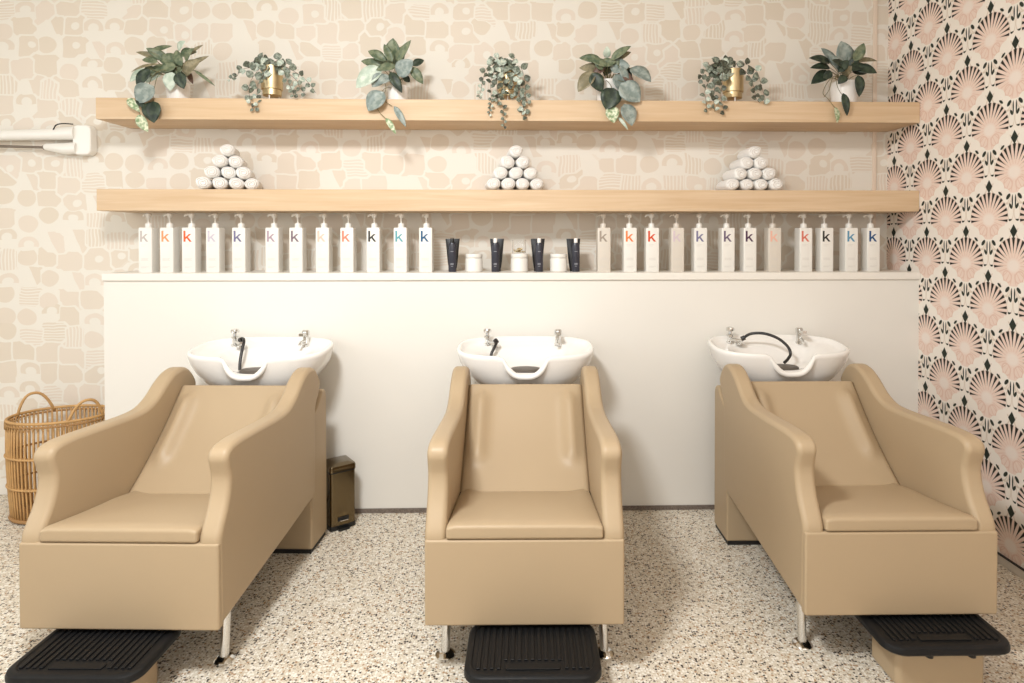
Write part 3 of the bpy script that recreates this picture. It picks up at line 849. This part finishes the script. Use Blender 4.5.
# ------------------------------------------------------------------ plants
PX = .00563      # metres per pixel of the shelf plane
ZS = 2.238       # top of upper shelf
def add_leaf(bm, base, tip, wdt, face, mi, curl=.15, n=9):
    """pointed oval leaf, two-sided with a little thickness, folded along the midrib"""
    base, tip = Vector(base), Vector(tip); d = tip-base; ln = d.length; d.normalize()
    face = Vector(face); s = d.cross(face); s.normalize(); nm = s.cross(d); nm.normalize()
    if nm.y > 0: nm = -nm
    tops, bots = [], []
    for j in range(n):
        t_ = j/(n-1)
        hw = wdt*.5*(sin(pi*(t_**.80))**.75 if 0 < t_ < 1 else 0)
        hw = max(hw, .0004)
        c = base + d*(ln*t_) + nm*(curl*ln*(sin(pi*t_)*.5))
        tops.append([c - s*hw + nm*hw*.28, c - s*hw*.5 + nm*hw*.06, c, c + s*hw*.5 + nm*hw*.06, c + s*hw + nm*hw*.28])
    V = [[bm.verts.new(p) for p in r] for r in tops]
    U = [[bm.verts.new(p - nm*.0007) for p in r] for r in tops]
    for j in range(n-1):
        for i in range(4):
            f = bm.faces.new((V[j][i], V[j][i+1], V[j+1][i+1], V[j+1][i])); f.material_index = mi
            f = bm.faces.new((U[j][i], U[j+1][i], U[j+1][i+1], U[j][i+1])); f.material_index = mi
        f = bm.faces.new((V[j][0], V[j+1][0], U[j+1][0], U[j][0])); f.material_index = mi
        f = bm.faces.new((V[j][4], U[j][4], U[j+1][4], V[j+1][4])); f.material_index = mi
LM = {'g': 'leaf_green', 'd': 'leaf_dark', 'b': 'leaf_blue', 'p': 'leaf_pale', 'v': 'leaf_var', 'o': 'leaf_olive', 'r': 'leaf_brown'}
def pix(u, v, Y):
    """place of a shelf-plane sketch point at depth Y"""
    f, cx, cy, th, pt = 614.44, 533.28, 244.21, .025, .0125
    F = Vector((sin(th)*cos(pt), cos(th)*cos(pt), -sin(pt))); R = Vector((cos(th), -sin(th), 0)); U = R.cross(F)
    d = F + R*((u-cx)/f) - U*((v-cy)/f); k = Y/d.y
    return Vector((d.x*k, Y, 1.4983 + d.z*k))
def pothos(label, potxy, pot, leaves, vines, name='potted_pothos'):
    """potxy: pixel x of pot; pot=(radius, top z)"""
    X0 = pix(potxy, 90, 3.45).x
    t = empty(name, (X0, 3.45, ZS), label=label, cat='plant', group='potted plants on the upper shelf')
    r, h = pot
    bm = BM(); add_lathe(bm, [(r*.80, 0), (r*.86, .004), (r, h-.002), (r*.97, h), (r*.92, h-.002), (r*.90, h-.018), (.004, h-.018)], n=36)
    obj('pot', bm, M['pot_white'], t, smooth='auto')
    bm = BM(); add_lathe(bm, [(r*.90, h-.019), (r*.7, h-.014), (.005, h-.012)], n=24, cap0=False); obj('soil', bm, M['soil'], t, smooth='auto')
    crown = Vector((0, -.005, h-.015))
    O = Vector((X0, 3.45, ZS))
    rr = random.Random(len(label)*7+potxy)
    sb = BM()
    for i, (bx, by, tx, ty, wd, k) in enumerate(leaves):
        hang = max(by, ty) > 97
        Yb = 3.318 if hang else 3.43 - rr.uniform(.0, .075)
        Yt = (3.312 if hang else Yb - rr.uniform(-.02, .05))
        if max(by, ty) > 84 and not hang: Yb = Yt = 3.345 + rr.uniform(0, .02)
        b_ = pix(bx, by, Yb) - O; t_ = pix(tx, ty, Yt) - O
        bm = BM(); add_leaf(bm, b_, t_, wd*PX*1.08, (rr.uniform(-.3, .3), -1, rr.uniform(0, .5)), 0, rr.uniform(.05, .22))
        obj('leaf', bm, M[LM[k]], t, smooth=True)
        if not hang:
            mid = (crown + b_)*.5 + Vector((0, 0, .015))
            add_tube(sb, smooth_path([crown + Vector((rr.uniform(-.02, .02), rr.uniform(-.02, .01), 0)), mid, b_], 4), .0016, 5)
    for vn in vines:
        pts = [crown] + [pix(u, v, 3.36 if v < 97 else 3.322) - O for u, v in vn]
        add_tube(sb, smooth_path(pts, 5), .0017, 5)
    obj('stem', sb, M['stem'], t, smooth=True)
    return t
pothos('pothos with long trailing vine at the left end of the upper shelf', 178, (.062, .105), [
    (169, 61, 146, 48, 9, 'g'), (164, 60, 136, 52, 6, 'o'), (184, 64, 158, 58, 13, 'g'), (178, 73, 150, 68, 9, 'g'), (160, 64, 131, 72, 3, 'o'),
    (178, 50, 185, 41, 7, 'p'), (180, 55, 197, 52, 9, 'g'), (188, 56, 203, 45, 5, 'o'), (184, 70, 209, 56, 6, 'o'), (184, 76, 201, 60, 13, 'o'),
    (194, 70, 215, 86, 3, 'g'), (188, 70, 193, 84, 5, 'r'), (172, 72, 170, 91, 12, 'p'), (179, 72, 184, 89, 11, 'd'), (148, 54, 172, 46, 7, 'g'),
    (148, 69, 130, 82, 11, 'p'), (150, 69, 137, 87, 10, 'd'), (162, 72, 146, 83, 13, 'p'), (154, 86, 137, 103, 19, 'b'), (137, 98, 145, 109, 6, 'd'),
    (128, 98, 140, 112, 7, 'v'), (153, 101, 154, 123, 16, 'd'), (138, 115, 148, 132, 9, 'v'), (170, 74, 186, 66, 9, 'g'), (175, 62, 166, 78, 8, 'g'), (182, 66, 176, 50, 10, 'g'), (176, 66, 160, 70, 10, 'g'), (186, 62, 194, 48, 8, 'g'), (156, 68, 144, 76, 10, 'g'), (158, 62, 142, 60, 7, 'g')],
    [[(165, 70), (153, 76), (147, 90), (139, 104), (141, 118)], [(160, 74), (154, 90), (153, 104)]])
pothos('pothos with an upright green tuft above hanging bluish leaves, third plant from left', 398, (.058, .095), [
    (394, 62, 393, 38, 15, 'g'), (386, 61, 368, 51, 9, 'g'), (388, 68, 361, 61, 9, 'g'), (398, 62, 411, 40, 8, 'g'), (398, 76, 413, 60, 16, 'b'),
    (413, 66, 424, 60, 8, 'd'), (411, 67, 423, 84, 9, 'g'), (390, 72, 402, 93, 9, 'd'), (382, 68, 356, 88, 17, 'p'), (384, 74, 372, 87, 11, 'b'),
    (384, 92, 368, 111, 18, 'b'), (394, 106, 406, 127, 6, 'b'), (386, 118, 396, 134, 5, 'v'), (403, 76, 410, 82, 6, 'd'), (380, 58, 400, 66, 8, 'g'), (392, 62, 384, 44, 8, 'g'), (396, 66, 376, 70, 9, 'g'), (398, 64, 402, 46, 9, 'g'), (392, 68, 378, 60, 9, 'g'), (390, 76, 378, 84, 10, 'b')],
    [[(384, 78), (386, 88), (383, 96), (377, 108), (388, 121)], [(386, 88), (380, 97), (392, 106)]])
pothos('full pothos with large dark and grey leaves in a white pot, third plant from right', 609, (.076, .130), [
    (602, 62, 579, 58, 9, 'g'), (607, 66, 590, 60, 8, 'g'), (604, 70, 579, 68, 10, 'o'), (607, 58, 607, 46, 7, 'p'), (611, 60, 631, 46, 8, 'g'), (614, 61, 631, 52, 7, 'o'),
    (610, 68, 630, 66, 15, 'b'), (630, 68, 651, 82, 16, 'b'), (594, 72, 578, 92, 14, 'o'), (592, 73, 602, 92, 13, 'd'), (614, 88, 606, 110, 19, 'd'),
    (620, 84, 640, 102, 20, 'b'), (611, 106, 614, 123, 12, 'v'), (624, 104, 632, 126, 15, 'b'), (618, 117, 628, 130, 3, 'p'), (628, 84, 641, 90, 7, 'v'),
    (620, 66, 627, 86, 8, 'b'), (605, 66, 592, 78, 8, 'r'), (612, 64, 604, 76, 9, 'd'), (622, 72, 634, 86, 8, 'r'), (600, 64, 616, 62, 9, 'g'), (620, 66, 632, 78, 9, 'd'), (598, 68, 588, 84, 10, 'd'), (616, 74, 622, 92, 14, 'b'), (602, 70, 596, 58, 9, 'g'), (612, 70, 618, 56, 9, 'g')],
    [[(606, 80), (611, 86), (612, 98), (614, 112)], [(616, 80), (630, 84)]])
pothos('dark leaved pothos in a plain white pot at the right end of the shelf', 844, (.074, .132), [
    (844, 64, 841, 41, 16, 'b'), (836, 66, 821, 48, 10, 'b'), (830, 63, 809, 58, 9, 'd'), (830, 68, 810, 68, 8, 'd'), (830, 72, 811, 84, 12, 'd'), (854, 61, 864, 43, 10, 'g'),
    (852, 62, 877, 61, 5, 'o'), (854, 68, 877, 73, 10, 'd'), (858, 75, 859, 97, 9, 'd'), (843, 93, 847, 116, 7, 'd'), (835, 107, 837, 123, 6, 'v'), (832, 72, 823, 78, 8, 'd'), (840, 70, 828, 54, 9, 'b'), (848, 66, 852, 48, 9, 'g'), (852, 72, 868, 72, 9, 'd'), (846, 76, 838, 84, 8, 'd'),
    (846, 70, 832, 60, 10, 'd'), (846, 68, 860, 58, 10, 'd'), (842, 74, 852, 66, 9, 'o'), (838, 72, 848, 60, 9, 'd'), (848, 70, 868, 66, 9, 'd')],
    [[(832, 78), (823, 92), (828, 99), (835, 108)], [(836, 76), (838, 88), (843, 96)], [(834, 76), (829, 90), (824, 97)]])

def gold_plant(label, u, strands, seed, nt=14):
    X0 = pix(u, 80, 3.46).x
    t = empty('trailing_plant', (X0, 3.46, ZS), label=label, cat='plant', group='trailing plants in gold pots')
    bm = BM(); add_lathe(bm, [(.050, .072), (.056, .074), (.057, .078), (.057, .200), (.054, .201), (.052, .196), (.051, .185), (.004, .185)], n=36)
    obj('pot', bm, M['brass'], t, smooth='auto')
    bm = BM(); add_lathe(bm, [(.046, .040), (.050, .042), (.050, .072), (.046, .073)], n=32)
    st_ = obj('pot_stand', bm, M['brass'], t, smooth='auto')
    for k in range(3):
        a = 2*pi*k/3 + .5
        bm = BM(); add_tube(bm, [(.036*cos(a), .036*sin(a), 0), (.036*cos(a), .036*sin(a), .041)], .0035, 8); obj('leg', bm, M['pot_white'], st_, smooth='auto')
    O = Vector((X0, 3.46, ZS)); rr = random.Random(seed)
    sb = BM(); lf = {'disc_green': BM(), 'disc_pale': BM(), 'disc_dark': BM()}
    nleaf = 0
    for pts, r0, r1 in strands:
        P3 = []
        for (a, b) in pts:
            Y = 3.318 if b > 97 else (3.36 + rr.uniform(0, .02) if b > 80 else 3.43 - rr.uniform(0, .05))
            P3.append(pix(a, b, Y) - O)
        P3 = [Vector((rr.uniform(-.02, .02), -.01, .190))] + P3
        path = smooth_path(P3, 6); add_tube(sb, path, .0012, 5)
        # leaves at even spacing
        acc = 0; side = 1; L_ = sum((b-a).length for a, b in zip(path, path[1:])); run = 0
        for a, b in zip(path, path[1:]):
            seg = (b-a).length; acc += seg; run += seg
            f = run/L_; rad_ = (r0 + (r1-r0)*f)*PX*1.12
            if acc > rad_*1.12 and run > .03:
                acc = 0; side = -side
                d = (b-a).normalized(); sv = d.cross(Vector((0, -1, 0)))
                if sv.length < .1: sv = Vector((1, 0, 0))
                sv.normalize(); sv = sv*side + Vector((rr.uniform(-.4, .4), rr.uniform(-.6, .1), rr.uniform(-.3, .5))); sv.normalize()
                base = b; tip = b + sv*rad_*rr.uniform(1.5, 2.0)
                key = rr.choice(['disc_green', 'disc_green', 'disc_pale', 'disc_dark'])
                m_ = BM(); add_leaf(m_, base, tip, rad_*rr.uniform(1.5, 1.9), (rr.uniform(-.5, .5), -1, rr.uniform(-.2, .6)), 0, .12, 7)
                obj('leaf', m_, M[key], t, smooth=True); nleaf += 1
    for b in lf.values(): b.free()
    obj('stem', sb, M['stem_brown'], t, smooth=True)
    return t
gold_plant('small round leaved trailing plant in a gold pot, second plant from left', 272, [
    ([(264, 64), (253, 67), (240, 70), (237, 76), (229, 79)], 4.2, 1.8), ([(263, 66), (253, 77), (249, 88), (250, 99), (252, 107), (257, 112)], 4.8, 1.8),
    ([(262, 62), (252, 62), (249, 68)], 4.5, 3.5), ([(264, 62), (262, 56), (258, 57)], 5, 4.5), ([(267, 66), (263, 76), (258, 84), (257, 96), (258, 104)], 4.5, 2.0),
    ([(276, 61), (283, 60), (287, 64)], 4.2, 3.5), ([(281, 66), (286, 78), (291, 88), (295, 98)], 3.5, 2), ([(282, 66), (295, 72), (304, 78), (311, 86), (316, 93)], 4, 2.6),
    ([(283, 70), (296, 80), (300, 88), (306, 95)], 3.8, 2.2), ([(270, 62), (266, 70), (268, 79)], 4.5, 4)], 3)
gold_plant('trailing plant with the densest hanging strands in a gold pot at mid shelf', 508, [
    ([(500, 64), (487, 68), (483, 80), (481, 90), (479, 98)], 4.2, 1.5), ([(498, 66), (491, 80), (491, 94), (491, 104), (489, 116)], 3.8, 1.3),
    ([(503, 66), (504, 82), (500, 96), (503, 108), (504, 118), (504, 128)], 4.0, 1.6), ([(512, 66), (517, 82), (520, 98), (524, 110), (527, 118)], 3.8, 2.6),
    ([(519, 66), (524, 76), (525, 88), (526, 100), (530, 106)], 4.4, 2.4), ([(498, 62), (487, 61)], 4, 2.6), ([(502, 61), (496, 58), (492, 58)], 3.6, 2.6),
    ([(512, 62), (515, 57)], 4, 3.4), ([(498, 70), (497, 86), (498, 98), (497, 106)], 4, 2.4), ([(506, 68), (508, 86), (510, 98)], 4.2, 2.8), ([(514, 66), (513, 82), (519, 96), (522, 116)], 3.6, 2.4), ([(496, 66), (494, 74), (496, 80)], 4.6, 4)], 5)
gold_plant('trailing plant in a gold pot with one strand curving right, second from right', 733, [
    ([(726, 64), (715, 63), (707, 68), (702, 76), (698, 82)], 4.4, 2.4), ([(722, 66), (711, 78), (705, 90), (706, 101), (707, 111)], 4.6, 2.0),
    ([(722, 66), (716, 80), (714, 95), (714, 103), (715, 112)], 4.8, 2.2), ([(724, 68), (722, 84), (721, 98), (724, 112)], 4.6, 2.2),
    ([(737, 63), (748, 65), (757, 72), (761, 84), (764, 96), (764, 104)], 3.8, 3.4), ([(741, 68), (750, 77), (754, 88), (756, 98), (760, 103)], 4.2, 2.2),
    ([(726, 62), (722, 60), (718, 64)], 4.5, 4.5), ([(726, 66), (718, 72), (720, 80)], 4.8, 4.6), ([(712, 66), (708, 62)], 4, 3.6), ([(724, 72), (716, 74), (712, 82)], 4.8, 4.2), ([(728, 62), (725, 58)], 4, 3)], 8)
